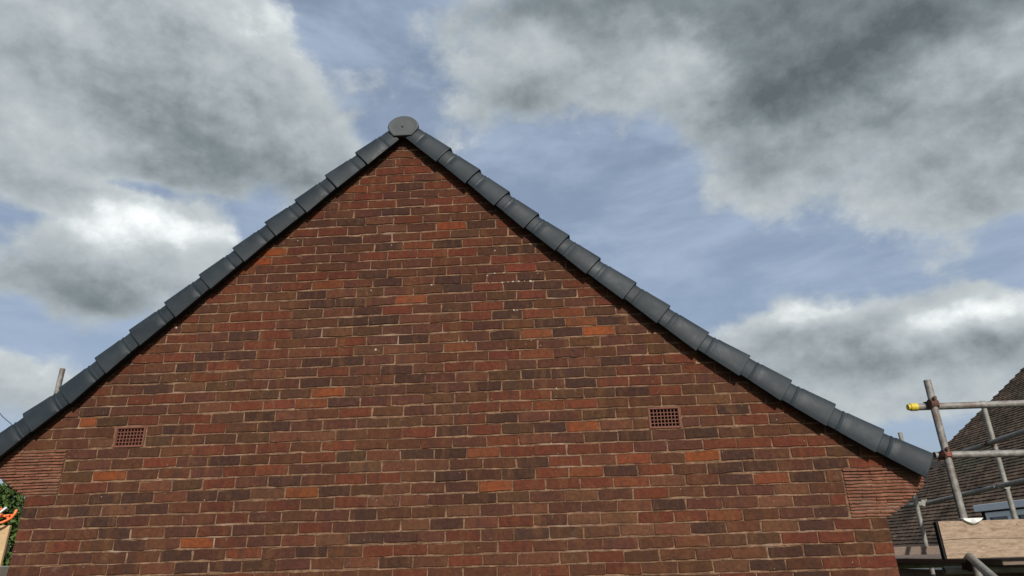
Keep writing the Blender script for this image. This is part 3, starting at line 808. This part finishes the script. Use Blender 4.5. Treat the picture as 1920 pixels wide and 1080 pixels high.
# verge caps
PROF = [(-0.050, 0.000), (-0.047, -0.030), (-0.052, -0.052), (-0.058, -0.058)]
def cap_profile():
    """(n, y): n across the slope from lower lip (0) to crown (UP), y outwards negative"""
    H = 0.172
    pts = [(0.014, -0.020), (0.0, -0.046), (0.001, -0.060)]
    for k in range(1, 8):
        t = k / 8
        pts.append((H * (0.03 + 0.86 * t), -0.061 - 0.009 * math.sin(math.pi * (0.08 + 0.80 * t)) + 0.011 * t ** 2.4))
    for k in range(0, 5):
        a = math.radians(20 + 70 * k / 4)
        pts.append((H * 0.885 + 0.017 * math.sin(a), -0.030 - 0.021 * math.cos(a)))
    pts += [(H + 0.0005, -0.004), (H + 0.001, 0.035), (H - 0.004, 0.075), (H - 0.016, 0.078)]
    return pts
CP = cap_profile()
def verge_cap(top, bot, side, last=False):
    """top/bot: positions of the lower lip at the upper and lower end"""
    jx = R.gauss(0, 0.0015)
    a = Vector((top[0], R.gauss(0, 0.0015), top[1] + jx)); b = Vector((bot[0], R.gauss(0, 0.0012), bot[1] + R.gauss(0, 0.0012)))
    t = (b - a).normalized(); L = (b - a).length
    nn = Vector((-t.z, 0, t.x))
    if nn.z < 0: nn = -nn
    s0 = -0.03
    st = [(s0, 0.82, -0.009), (0.0, 0.855, -0.0065), (0.060, 0.865, -0.0065), (0.067, 0.905, -0.0005), (0.070, 0.905, -0.0005), (0.080, 0.885, -0.0040), (0.092, 0.895, -0.0032), (0.098, 0.93, 0.0), (0.14, 0.945, 0.0010), (L * 0.72, 1.00, 0.0045), (L - 0.004, 1.052, 0.0080), (L + 0.001, 1.060, 0.0085), (L + 0.004, 1.045, 0.0075)]
    mid = 0.083
    vs = []; m = len(CP)
    for s, k, out in st:
        base = a + t * s
        for q, y in CP:
            if y < -0.01: y -= 0.017
            lift = 0.0
            yy = y - out if y < -0.01 else y
            vs.append(base + nn * (mid + (q - mid) * k + lift) + Vector((0, yy, 0)))
    fs = []
    for i in range(len(st) - 1):
        for j in range(m - 1):
            A = i * m + j
            fs.append((A, A + 1, A + m + 1, A + m))
    # inner return so the hood has a lip thickness at its mouth
    k0 = len(vs); i = (len(st) - 1) * m
    for j, (q, y) in enumerate(CP):
        v = Vector(vs[i + j]); qq = 1.0
        y = y - 0.017 if y < -0.01 else y
        vs.append(a + t * (L + 0.002) + nn * (mid + (q - mid) * 0.97) + Vector((0, y + 0.002 if y < -0.01 else y - 0.002, 0)))
    for j in range(m - 1): fs.append((i + j, i + j + 1, k0 + j + 1, k0 + j))
    k1 = len(vs)
    for j, (q, y) in enumerate(CP):
        y = y - 0.017 if y < -0.01 else y
        vs.append(a + t * (L - 0.06) + nn * (mid + (q - mid) * 0.90) + Vector((0, y + 0.005 if y < -0.01 else y - 0.002, 0)))
    for j in range(m - 1): fs.append((k0 + j, k0 + j + 1, k1 + j + 1, k1 + j))
    if last:
        fs.append(tuple(k0 + j for j in range(m)))
    o = mesh_obj('verge_cap', vs, fs, M['upvc'])
    bm = bmesh.new(); bm.from_mesh(o.data); bmesh.ops.recalc_face_normals(bm, faces=bm.faces[:]); bm.to_mesh(o.data); bm.free()
    o.data.polygons.foreach_set('use_smooth', [True] * len(o.data.polygons))
    o.data.set_sharp_from_angle(angle=math.radians(28))
    o.parent = roof
    return o
def shift(p, q, d):
    v = Vector((q[0] - p[0], q[1] - p[1])).normalized(); return (p[0] - v.x * d, p[1] - v.y * d)
L0 = [shift(LB[0], LB[1], 0.300)] + LB
R0 = [shift(RB[0], RB[1], 0.330)] + RB
for i in range(len(L0) - 1): verge_cap(L0[i], L0[i + 1], -1, i == len(L0) - 2)
for i in range(len(R0) - 1): verge_cap(R0[i], R0[i + 1], 1, i == len(R0) - 2)
# ridge: half round ridge tiles running back and the moulded end cap in front
def ridge_outline(k=1.0, cx=2.524, cz=3.320):
    P = [(-0.076, -0.084), (0.074, -0.084), (0.118, -0.030), (0.128, 0.0)]
    for q in range(1, 16):
        a = math.pi * q / 16; P.append((0.128 * math.cos(a), 0.107 * math.sin(a)))
    P += [(-0.126, 0.0), (-0.118, -0.028)]
    return [(cx + x * k, cz + z * k) for x, z in P]
vs = []; fs = []
for k, y in ((1.0, -0.064), (1.0, -0.082), (0.975, -0.089), (0.90, -0.0915), (0.86, -0.0905), (0.5, -0.0935), (0.10, -0.0945)):
    vs += [(x, y, z) for x, z in ridge_outline(k)]
n = len(ridge_outline())
for i in range(6):
    for j in range(n):
        fs.append((i * n + j, i * n + (j + 1) % n, (i + 1) * n + (j + 1) % n, (i + 1) * n + j))
fs.append(tuple(6 * n + j for j in range(n))); fs.append(tuple(range(n))[::-1])
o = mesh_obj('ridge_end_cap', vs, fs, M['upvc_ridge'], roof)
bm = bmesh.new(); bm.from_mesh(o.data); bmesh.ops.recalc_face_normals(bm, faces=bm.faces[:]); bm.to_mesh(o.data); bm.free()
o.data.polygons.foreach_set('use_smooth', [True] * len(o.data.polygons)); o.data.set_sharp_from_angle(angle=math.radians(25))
mb = MB(); mb.tube([(2.521, -0.0946, 3.316), (2.521, -0.0960, 3.316)], 0.0085, 14)
o2 = mb.build('screw_hole', M['cavity']); o2.parent = roof
mb = MB()
for k in range(17):
    y0 = -0.03 + 0.45 * k
    if y0 > DEPTH: break
    vs = []
    for y, q in ((y0, 0.90), (y0 + 0.43, 0.90), (y0 + 0.44, 0.95), (y0 + 0.455, 0.95)):
        vs += [(2.524 + x * q, y, 3.315 + z * q) for x, z in [(0.128 * math.cos(math.pi * t / 12), 0.100 * math.sin(math.pi * t / 12)) for t in range(13)]]
    mb.add(vs, [(i * 13 + j, i * 13 + j + 1, (i + 1) * 13 + j + 1, (i + 1) * 13 + j) for i in range(3) for j in range(12)])
o = mb.build('ridge_tile', M['roof'], None, True); o.parent = roof; o['kind'] = 'stuff'
# gutter on the right eaves (half round, closed end)
mb = MB()
def gutter(cx, cz, r0, y0, y1, mat, name, parent):
    mb = MB(); n = 12; vs = []
    for y in (y0, y1):
        for q in (r0, r0 - 0.004):
            for k in range(n + 1):
                a = math.pi + math.pi * k / n
                vs.append((cx + math.cos(a) * q, y, cz + math.sin(a) * q))
    N = n + 1
    fs = []
    for k in range(n):
        fs.append((k, k + 1, 2 * N + k + 1, 2 * N + k)); fs.append((N + k, 3 * N + k, 3 * N + k + 1, N + k + 1))
    fs.append(tuple(range(N))); fs.append(tuple(range(2 * N, 3 * N))[::-1])
    mb.add(vs, fs)
    return mb.build(name, mat, parent, True)
gt = gutter(6.092, 0.560, 0.048, 0.03, DEPTH, M['gutter'], 'gutter', None); hchild(gt)
mb = MB(); mb.box(6.005, 0.03, 0.43, 6.03, DEPTH, 0.54)
hchild(mb.build('fascia_board', M['gutter']))
mb = MB(); mb.box(-0.345, 0.03, 0.68, -0.32, DEPTH, 0.74); hchild(mb.build('fascia_board', M['gutter']))

# ================================================================ SCAFFOLD
TR = 0.02415
def tube_thing(name, pts, mat, label, cat, group=None, parent=None, inner=0.019):
    mb = MB(); mb.tube(pts, TR, 20, True, inner)
    o = mb.build(name, mat, parent, True)
    if parent is None: tag(o, label, cat, group)
    return o
scaf = tag(empty('scaffold', (7.1, 1.8, GZ)), 'tubular steel scaffold beside the right end of the gable, with toe board and guard rails', 'scaffold')
def sch(o):
    o.parent = scaf; o.matrix_parent_inverse = Matrix.Translation((-7.1, -1.8, -GZ)); return o
def stube(name, pts, mat, label=None):
    o = tube_thing(name, pts, mat, None, None, parent=scaf); sch(o)
    if label: o['label'] = label
    return o
PX, PY = 6.283, 0.2
stube('upright', [(PX, PY, GZ), (PX, PY, 0.98), (PX + 0.001, PY, 1.134)], M['galv_dark'])
stube('upright', [(8.085, 2.55, GZ), (8.115, 2.55, 1.43)], M['galv'])
stube('upright', [(7.885, 3.92, GZ), (7.908, 3.92, 1.345)], M['galv'])
stube('upright', [(8.25, 0.2, GZ), (8.25, 0.2, 1.2)], M['galv'])
stube('upright', [(6.55, 3.92, GZ), (6.55, 3.92, 0.1)], M['galv'])
stube('guard_rail', [(6.17, 0.252, 0.958), (7.2, 0.252, 0.955), (9.2, 0.252, 0.950)], M['galv_dark'], 'weathered grey upper rail with a yellow end cap')
stube('guard_rail', [(6.23, 0.252, 0.622), (7.2, 0.252, 0.616), (9.2, 0.252, 0.610)], M['galv_dark'], 'lower rail clamped by the coupler with the red band')
stube('guard_rail', [(7.80, 4.45, 0.495), (8.02, 3.92, 0.513), (8.045, 2.55, 0.580), (8.05, 0.3, 0.66)], M['galv'], 'long rail running back along the far side')
stube('guard_rail', [(8.09, 3.4, 0.970), (8.06, 2.50, 0.998), (8.05, 0.3, 1.10)], M['galv'], 'upper rail on the far side')
stube('brace', [(6.290, 0.31, 0.010), (5.99, -0.40, -0.095), (5.60, -1.35, -0.24)], M['galv'], 'slanting tube under the toe board')
# platform: transoms and decking boards seen nearly edge on
for y in (0.34, 1.9, 3.6):
    stube('transom', [(6.15, y, -0.105), (8.4, y, -0.105)], M['galv'])
for k in range(6):
    x0 = 6.42 + k * 0.232
    mb = MB(); mb.bbox(x0, 0.165 + R.uniform(-0.02, 0.02), -0.078, x0 + 0.225, 4.0 + R.uniform(-0.03, 0.05), -0.040, 0.003)
    sch(mb.build('decking_board', M['board_old'], scaf))
# toe boards
def toe_board(name, x0, x1, y, z0, z1, mat, split):
    mb = MB(); th = 0.038; N = 26
    cols = []
    for i in range(N + 1):
        x = x0 + (x1 - x0) * i / N
        zm = (z0 + z1) / 2 + 0.004 * math.sin(i * 0.7) + R.gauss(0, 0.0008)
        wz = R.gauss(0, 0.0006)
        g = 0.0016 if split else 0.0
        cols.append([(x, y + 0.003, z0), (x, y, z0 + 0.003 + wz), (x, y, zm - g * 1.2), (x, y + (0.009 if split else 0), zm), (x, y, zm + g * 1.2), (x, y, z1 - 0.003 + wz), (x, y + 0.003, z1 + wz), (x, y + th, z1 + wz), (x, y + th, z0)])
    vs = [v for c in cols for v in c]; m = 9
    fs = [(i * m + j, i * m + (j + 1) % m, (i + 1) * m + (j + 1) % m, (i + 1) * m + j) for i in range(N) for j in range(m)]
    fs += [tuple(range(m)), tuple(N * m + j for j in range(m))[::-1]]
    mb.add(vs, fs)
    return sch(mb.build(name, mat, scaf))
toe_board('toe_board', 6.063, 8.6, 0.100, -0.032, 0.191, M['board'], True)['label'] = 'pale new toe board split along its middle'
toe_board('toe_board', 6.60, 8.02, 3.80, -0.100, 0.046, M['board_old'], False)['label'] = 'dark brown weathered toe board at the far end'
mb = MB(); mb.bbox(6.050, 0.106, -0.034, 6.0612, 0.142, 0.189, 0.002)
sch(mb.build('board_end_shade', M['gutter'], scaf))  # thin black plate painting the shaded end of the toe board
# toe board clip: bent bright plate over the top of the board
mb = MB()
vs = []; N = 14
for i in range(N + 1):
    x = -0.065 + 0.13 * i / N; dip = 0.034 * math.cos(math.pi * (i / N - 0.5)) ** 0.7 if 0 < i < N else 0.0
    vs += [(6.275 + x, 0.160, 0.205), (6.275 + x, 0.084, 0.206), (6.275 + x * 0.96, 0.080 + 0.004, 0.204 - dip * 0.75), (6.275 + x * 0.92, 0.094, 0.200 - dip)]
mb.add(vs, [(i * 4 + j, i * 4 + j + 1, (i + 1) * 4 + j + 1, (i + 1) * 4 + j) for i in range(N) for j in range(3)])
cl = mb.build('board_clip', M['clip'], scaf, True); sch(cl)
so = cl.modifiers.new('thick', 'SOLIDIFY'); so.thickness = 0.004
# couplers: two half shells, flap and bolt
def coupler(at, ax1, ax2, mat, band=None, scale=1.0):
    mb = MB(); at = Vector(at); a1 = Vector(ax1).normalized(); a2 = Vector(ax2).normalized()
    off = a1.cross(a2).normalized() * TR
    s = scale
    mb.tube([at + off - a1 * 0.022 * s, at + off - a1 * 0.012 * s, at + off + a1 * 0.012 * s, at + off + a1 * 0.022 * s], TR + 0.009 * s, 16)
    mb.tube([at - off - a2 * 0.022 * s, at - off + a2 * 0.022 * s], TR + 0.009 * s, 16)
    for sg, ax, o_ in ((1, a1, a2), (-1, a2, a1)):
        c = at + off * sg + o_ * (TR + 0.012) + off.normalized() * 0.012 * sg
        mb.tube([c - off.normalized() * 0.028, c + off.normalized() * 0.028], 0.0065, 8)
        mb.tube([c + off.normalized() * 0.020 * sg, c + off.normalized() * 0.034 * sg], 0.0125, 6)
    o = mb.build('coupler', mat, scaf, True); sch(o)
    if band:
        m2 = MB(); m2.tube([at + off * band[0] + a1 * 0.0 - Vector((0, 0, 0.024)), at + off * band[0] + Vector((0, 0, 0.014))], TR + 0.0105, 16)
        k = m2.build('coupler_band', M['redband'], scaf, True); sch(k)
    return o
coupler((PX, 0.226, 0.965), (0, 0, 1), (1, 0, 0), M['rust'], scale=1.15)
coupler((PX - 0.004, 0.226, 0.618), (0, 0, 1), (1, 0, 0), M['rust'])
mb = MB(); mb.tube([(PX, PY - 0.001, 0.605), (PX, PY - 0.001, 0.633)], TR + 0.0085, 18); sch(mb.build('coupler_band', M['redband'], scaf, True))
coupler((8.075, 2.55, 0.578), (0, 0, 1), (0, 1, -0.05), M['galv'])
coupler((8.085, 2.55, 0.996), (0, 0, 1), (0, 1, -0.05), M['rust'])
coupler((7.955, 3.92, 0.513), (0, 0, 1), (0, 1, -0.05), M['galv'])
coupler((6.283, 0.27, -0.08), (0, 0, 1), (1, 0, 0), M['rust'])
mb = MB()
mb.tube([(6.196, 0.252, 0.958), (6.150, 0.252, 0.9582)], 0.0268, 20, True, 0.021)
sch(mb.build('end_cap', M['yellow'], scaf, True))
# single pole beyond the left eaves
tube_thing('scaffold_pole', [(-1.215, 1.63, GZ), (-1.205, 1.63, 1.905)], M['galv_dark'], 'dark steel pole end showing above the left rake of the roof', 'scaffold pole')

# ================================================================ NEIGHBOUR'S HOUSE
NY0, NY1 = 2.6, 11.0
SL = (3.80 - 1.73) / (14.65 - 11.96)
def rz(x): return 1.73 + SL * (x - 11.96)
EX = 9.62 + (-0.10 - rz(9.62)) / SL          # x of the eaves edge (z about -0.1)
RX = 15.6
nh = tag(empty('neighbour_house', (12.5, 7, GZ)), 'neighbouring house with a steep weathered brown plain tile roof and a white dormer window', 'house')
def nch(o): o.parent = nh; o.matrix_parent_inverse = Matrix.Translation((-12.5, -7, -GZ)); return o
slope_len = (RX - EX) * math.hypot(1, SL)
t = Vector((1, 0, SL)).normalized(); nn = Vector((-SL, 0, 1)).normalized()
GA = 0.100; TW = 0.165
tv = []; tf = []
DX0, DX1, DY0, DY1 = 9.60, 10.62, 3.6, 5.69
nc = int(slope_len / GA)
for i in range(nc):
    s = i * GA
    o0 = Vector((EX, 0, -0.10)) + t * s
    y = NY1 + 0.02 - (0 if i % 2 else TW / 2) + R.uniform(-0.004, 0.004)
    # half tile on the verge
    while y > NY0:
        w = TW - 0.0015
        base = o0 + Vector((0, y, 0))
        if not (DX0 - 0.05 < base.x < DX1 - 0.12 and DY0 < y < DY1 + 0.08 and rz(base.x) < 0.60):
            lift = 0.024 + max(-0.004, R.gauss(0.0, 0.0022)); tw = R.gauss(0, 0.0018); dl = R.gauss(0, 0.003); cam_ = 0.003
            k = len(tv)
            lo = base - t * dl
            hi = base + t * (GA + 0.05)
            for (pt, l0, l1, l2) in ((lo, lift + tw, lift + cam_ , lift - tw), (hi, 0.002, 0.004, 0.002)):
                for dy, l in ((0, l0), (-w / 2, l1), (-w, l2)): tv.append(pt + Vector((0, dy, 0)) + nn * l)
            for dy in (0, -w / 2, -w): tv.append(lo + Vector((0, dy, 0)) - nn * 0.001)
            tf += [(k, k + 1, k + 4, k + 3), (k + 1, k + 2, k + 5, k + 4), (k + 6, k + 7, k + 1, k), (k + 7, k + 8, k + 2, k + 1), (k + 6, k, k + 3), (k + 8, k + 5, k + 2)]
        y -= TW
me = bpy.data.meshes.new('roof_tile'); me.from_pydata([tuple(v) for v in tv], [], tf); me.update()
mb = MB()
yy0, yy1 = NY0 - 0.1, NY1 - 0.02
A = Vector((EX, 0, -0.10)) - nn * 0.003; Bt = A + t * slope_len
mb.add([(A.x, yy0, A.z), (A.x, yy1, A.z), (Bt.x, yy1, Bt.z), (Bt.x, yy0, Bt.z), (A.x + 0.06, yy0, A.z - 0.05), (A.x + 0.06, yy1, A.z - 0.05), (Bt.x, yy1, Bt.z - 0.15), (Bt.x, yy0, Bt.z - 0.15)],
       [(0, 3, 2, 1), (4, 5, 6, 7), (0, 1, 5, 4), (2, 3, 7, 6), (1, 2, 6, 5), (0, 4, 7, 3)])
# the other slope
mb.add([(Bt.x, yy0, Bt.z), (Bt.x, yy1, Bt.z), (2 * Bt.x - A.x, yy1, A.z), (2 * Bt.x - A.x, yy0, A.z)], [(0, 1, 2, 3)])
nroof = nch(mb.build('roof', M['lead']))
o = link('roof_tile', me, M['tile']); o.parent = nroof; o['kind'] = 'stuff'
# bedding / undercloak edge on the far verge and ridge tiles
mb = MB()
for i in range(int(slope_len / 0.1)):
    q = A + t * (i * 0.1)
    mb.box(0, 0, -0.028, 0.105, 0.05, 0.0, Matrix((t, Vector((0, 1, 0)), nn)).transposed(), q + Vector((0, NY1 - 0.06, 0)) + nn * 0.012)
mb.box(Bt.x - 0.11, yy0, Bt.z - 0.02, Bt.x + 0.11, yy1 + 0.03, Bt.z + 0.09)
o = mb.build('verge_bedding', M['lead']); o.parent = nroof
# walls
mb = MB(); WX0 = EX + 0.35; WX1 = 2 * RX - EX - 0.35
mb.box(WX0, NY0, GZ - 0.1, WX0 + 0.25, NY1 - 0.1, -0.12); mb.box(WX1 - 0.25, NY0, GZ - 0.1, WX1, NY1 - 0.1, -0.12)
mb.add([(WX0, NY1 - 0.12, GZ), (WX1, NY1 - 0.12, GZ), (WX1, NY1 - 0.12, -0.2), (RX, NY1 - 0.12, Bt.z - 0.35), (WX0, NY1 - 0.12, -0.2)], [(0, 1, 2, 3, 4)])
mb.add([(WX0, NY0, GZ), (WX1, NY0, GZ), (WX1, NY0, -0.2), (RX, NY0, Bt.z - 0.35), (WX0, NY0, -0.2)], [(4, 3, 2, 1, 0)])
nch(mb.build('wall', M['render']))
mb = MB(); mb.box(EX + 0.03, yy0, -0.30, EX + 0.055, yy1, -0.125); mb.box(EX + 0.056, yy0, -0.30, WX0, yy1, -0.285)
nch(mb.build('eaves_fascia', M['white']))
o = gutter(EX - 0.03, -0.135, 0.055, yy0, yy1, M['white'], 'gutter', None); nch(o)
# dormer: flat roofed, front facing our house
mb = MB()
zt, zb = 0.50, rz(DX0) + 0.01
mb.add([(DX0 + 0.03, DY1 - 0.05, zb), (DX0 + 0.03, DY1 - 0.05, zt), (DX1 - 0.1, DY1 - 0.05, zt), (DX1 - 0.1, DY1 - 0.05, rz(DX1 - 0.1))], [(0, 1, 2, 3)])
mb.box(DX0 + 0.06, DY0 + 0.02, zb - 0.05, DX0 + 0.10, DY1 - 0.051, zt)
dm = nch(mb.build('dormer', M['lead']))
mb = MB(); mb.bbox(DX0 - 0.03, DY0, 0.475, DX0 + 0.0, DY1, 0.565, 0.004); mb.bbox(DX0 + 0.001, DY0, 0.50, DX1 - 0.02, DY1 + 0.0, 0.56, 0.003)
o = mb.build('dormer_fascia', M['white']); o.parent = dm
def window(y0, y1, z0, z1, x):
    fw = 0.068
    mb = MB()
    mb.bbox(x, y0, z0, x + 0.05, y1, z0 + fw, 0.004); mb.bbox(x, y0, z1 - fw, x + 0.05, y1, z1, 0.004)
    mb.bbox(x + 0.0006, y0, z0 + fw, x + 0.05, y0 + fw, z1 - fw, 0.003); mb.bbox(x + 0.0006, y1 - fw, z0 + fw, x + 0.05, y1, z1 - fw, 0.003)
    f = mb.build('window_frame', M['white']); f.parent = dm
    g2 = MB(); g2.box(x + 0.022, y0 + fw - 0.01, z0 + fw - 0.01, x + 0.03, y1 - fw + 0.01, z1 - fw + 0.01)
    p = g2.build('window_pane', M['glass']); p.parent = dm
window(4.99, 5.52, zb + 0.05, 0.455, DX0 + 0.005); window(4.35, 4.93, zb + 0.05, 0.455, DX0 + 0.005); window(3.72, 4.29, zb + 0.05, 0.455, DX0 + 0.005)

# ================================================================ LEFT: hedge, panel, hose
hd = tag(empty('garden_shrub', (-4.15, 4.6, GZ)), 'dense dark green leafy shrub growing beyond the left corner of the wall', 'shrub')
vs = []; fs = []
def leaf(c, sz):
    d = Vector((R.gauss(0, 1), R.gauss(0, 1), R.gauss(0, 1))).normalized(); e = d.cross(Vector((R.gauss(0, 1), R.gauss(0, 1), R.gauss(0, 1)))).normalized(); h = d.cross(e)
    k = len(vs)
    vs.extend([c - d * sz, c + e * sz * 0.5 + h * sz * 0.12, c + d * sz, c - e * sz * 0.5 + h * sz * 0.12]); fs.append((k, k + 1, k + 2, k + 3))
clumps = []
for k in range(330):
    a = R.uniform(0, 2 * math.pi); z = R.uniform(-2.3, 1.15); q = (1 - ((z + 0.5) / 2.1) ** 4) ** 0.5 if abs(z + 0.5) < 2.1 else 0.2
    rr = R.uniform(0.55, 1.0) * 1.4 * max(0.3, q)
    clumps.append(Vector((math.cos(a) * rr * 1.2, math.sin(a) * rr * 0.8, z * 0.78 + 0.32)))
ctr = Vector((-4.15, 4.6, 0.0))
for c in clumps:
    for k in range(240):
        d = Vector((R.gauss(0, 1), R.gauss(0, 1), R.gauss(0, 1))).normalized() * (R.random() ** 0.5) * R.uniform(0.16, 0.26)
        pnt = ctr + c + d
        if pnt.z > GZ + 0.05: leaf(pnt, R.uniform(0.028, 0.05))
o = mesh_obj('foliage', vs, fs, M['leaf'], hd); o.matrix_parent_inverse = Matrix.Translation((4.15, -4.6, -GZ)); o['kind'] = 'stuff'
mb = MB()
for k in range(9):
    a = k * 0.7; x, y = math.cos(a), math.sin(a)
    mb.tube([(-4.15 + 0.1 * x, 4.6 + 0.1 * y, GZ), (-4.15 + 0.4 * x, 4.6 + 0.3 * y, -0.6), (-4.15 + 0.95 * x, 4.6 + 0.6 * y, 0.6)], 0.03, 7)
o = mb.build('stem', M['bark'], hd, True); o.matrix_parent_inverse = Matrix.Translation((4.15, -4.6, -GZ))
class GB(MB):
    """shapes drawn round a local origin, then set down in the garden behind the wall line"""
    def build(s, *a, **k):
        s.v = [(-1.735 + (x + 0.5) * 1.3, 2.05 + (y - 0.5) * 1.3, 0.506 + (z - 0.4) * 1.3 if z > -0.9 else GZ) for x, y, z in s.v]
        return MB.build(s, *a, **k)
# tan timber panel
tp = tag(empty('timber_panel', (-2.3, 2.1, GZ)), 'tan timber fence panel standing just left of the brick wall corner', 'fence panel')
PYY = 0.52
for k in range(7):
    x1 = -0.485 - k * 0.152
    mb = GB(); mb.bbox(x1 - 0.148, PYY, GZ, x1, PYY + 0.022, 0.368 + R.uniform(-0.004, 0.004), 0.003)
    o = mb.build('board', M['tan'], tp); o.matrix_parent_inverse = Matrix.Translation((2.3, -2.1, -GZ))
mb = GB(); mb.box(-1.60, PYY + 0.0225, 0.16, -0.50, PYY + 0.06, 0.24)
o = mb.build('batten', M['tan'], tp); o.matrix_parent_inverse = Matrix.Translation((2.3, -2.1, -GZ))
# orange hose slung over the top of the panel
mb = GB()
def loop(cx, cy, cz, a, b, tilt, turns, ph=0.0):
    pts = []
    for k in range(int(36 * turns) + 1):
        t_ = ph + 2 * math.pi * k / 36
        pts.append((cx + math.cos(t_) * a, cy + math.sin(t_) * 0.05 + 0.004 * k / 36, cz + math.sin(t_) * b + math.cos(t_) * tilt))
    return pts
mb.tube(loop(-0.56, 0.50, 0.408, 0.085, 0.034, 0.012, 2.0), 0.0085, 10)
mb.tube(loop(-0.60, 0.49, 0.420, 0.110, 0.030, -0.02, 1.4, 0.5), 0.0085, 10)
mb.tube([(-0.485, 0.50, 0.405), (-0.462, 0.50, 0.43), (-0.448, 0.50, 0.458), (-0.452, 0.51, 0.478)], 0.0095, 10)
mb.tube([(-0.60, 0.47, 0.435), (-0.57, 0.47, 0.470), (-0.545, 0.48, 0.492)], 0.0085, 10)
tag(mb.build('garden_hose', M['orange'], None, True), 'bright orange coiled hose slung on top of the tan panel', 'hose')
mb = GB(); mb.tube([(-0.62, 0.455, 0.395), (-0.545, 0.45, 0.445), (-0.49, 0.45, 0.492)], 0.0085, 10)
tag(mb.build('plastic_pipe', M['white'], None, True), 'short white plastic pipe lying slanted across the orange hose', 'pipe')
mb = MB(); mb.bbox(-1.6, 0.26, GZ, -0.30, 0.40, 0.085, 0.006)
tag(mb.build('garden_wall', M['concrete']), 'low pale concrete wall in front of the tan panel, bottom left corner', 'wall')
# overhead wire
mb = MB(); mb.tube([(-0.70, 1.15, 1.02), (-1.228, 1.197, 1.275), (-1.33, 1.20, 1.345), (-2.2, 1.3, 2.1), (-6.0, 1.9, 5.6)], 0.0032, 6)
tag(mb.build('overhead_wire', M['cable'], None, True), 'thin dark wire reaching the roof at the left edge', 'wire')
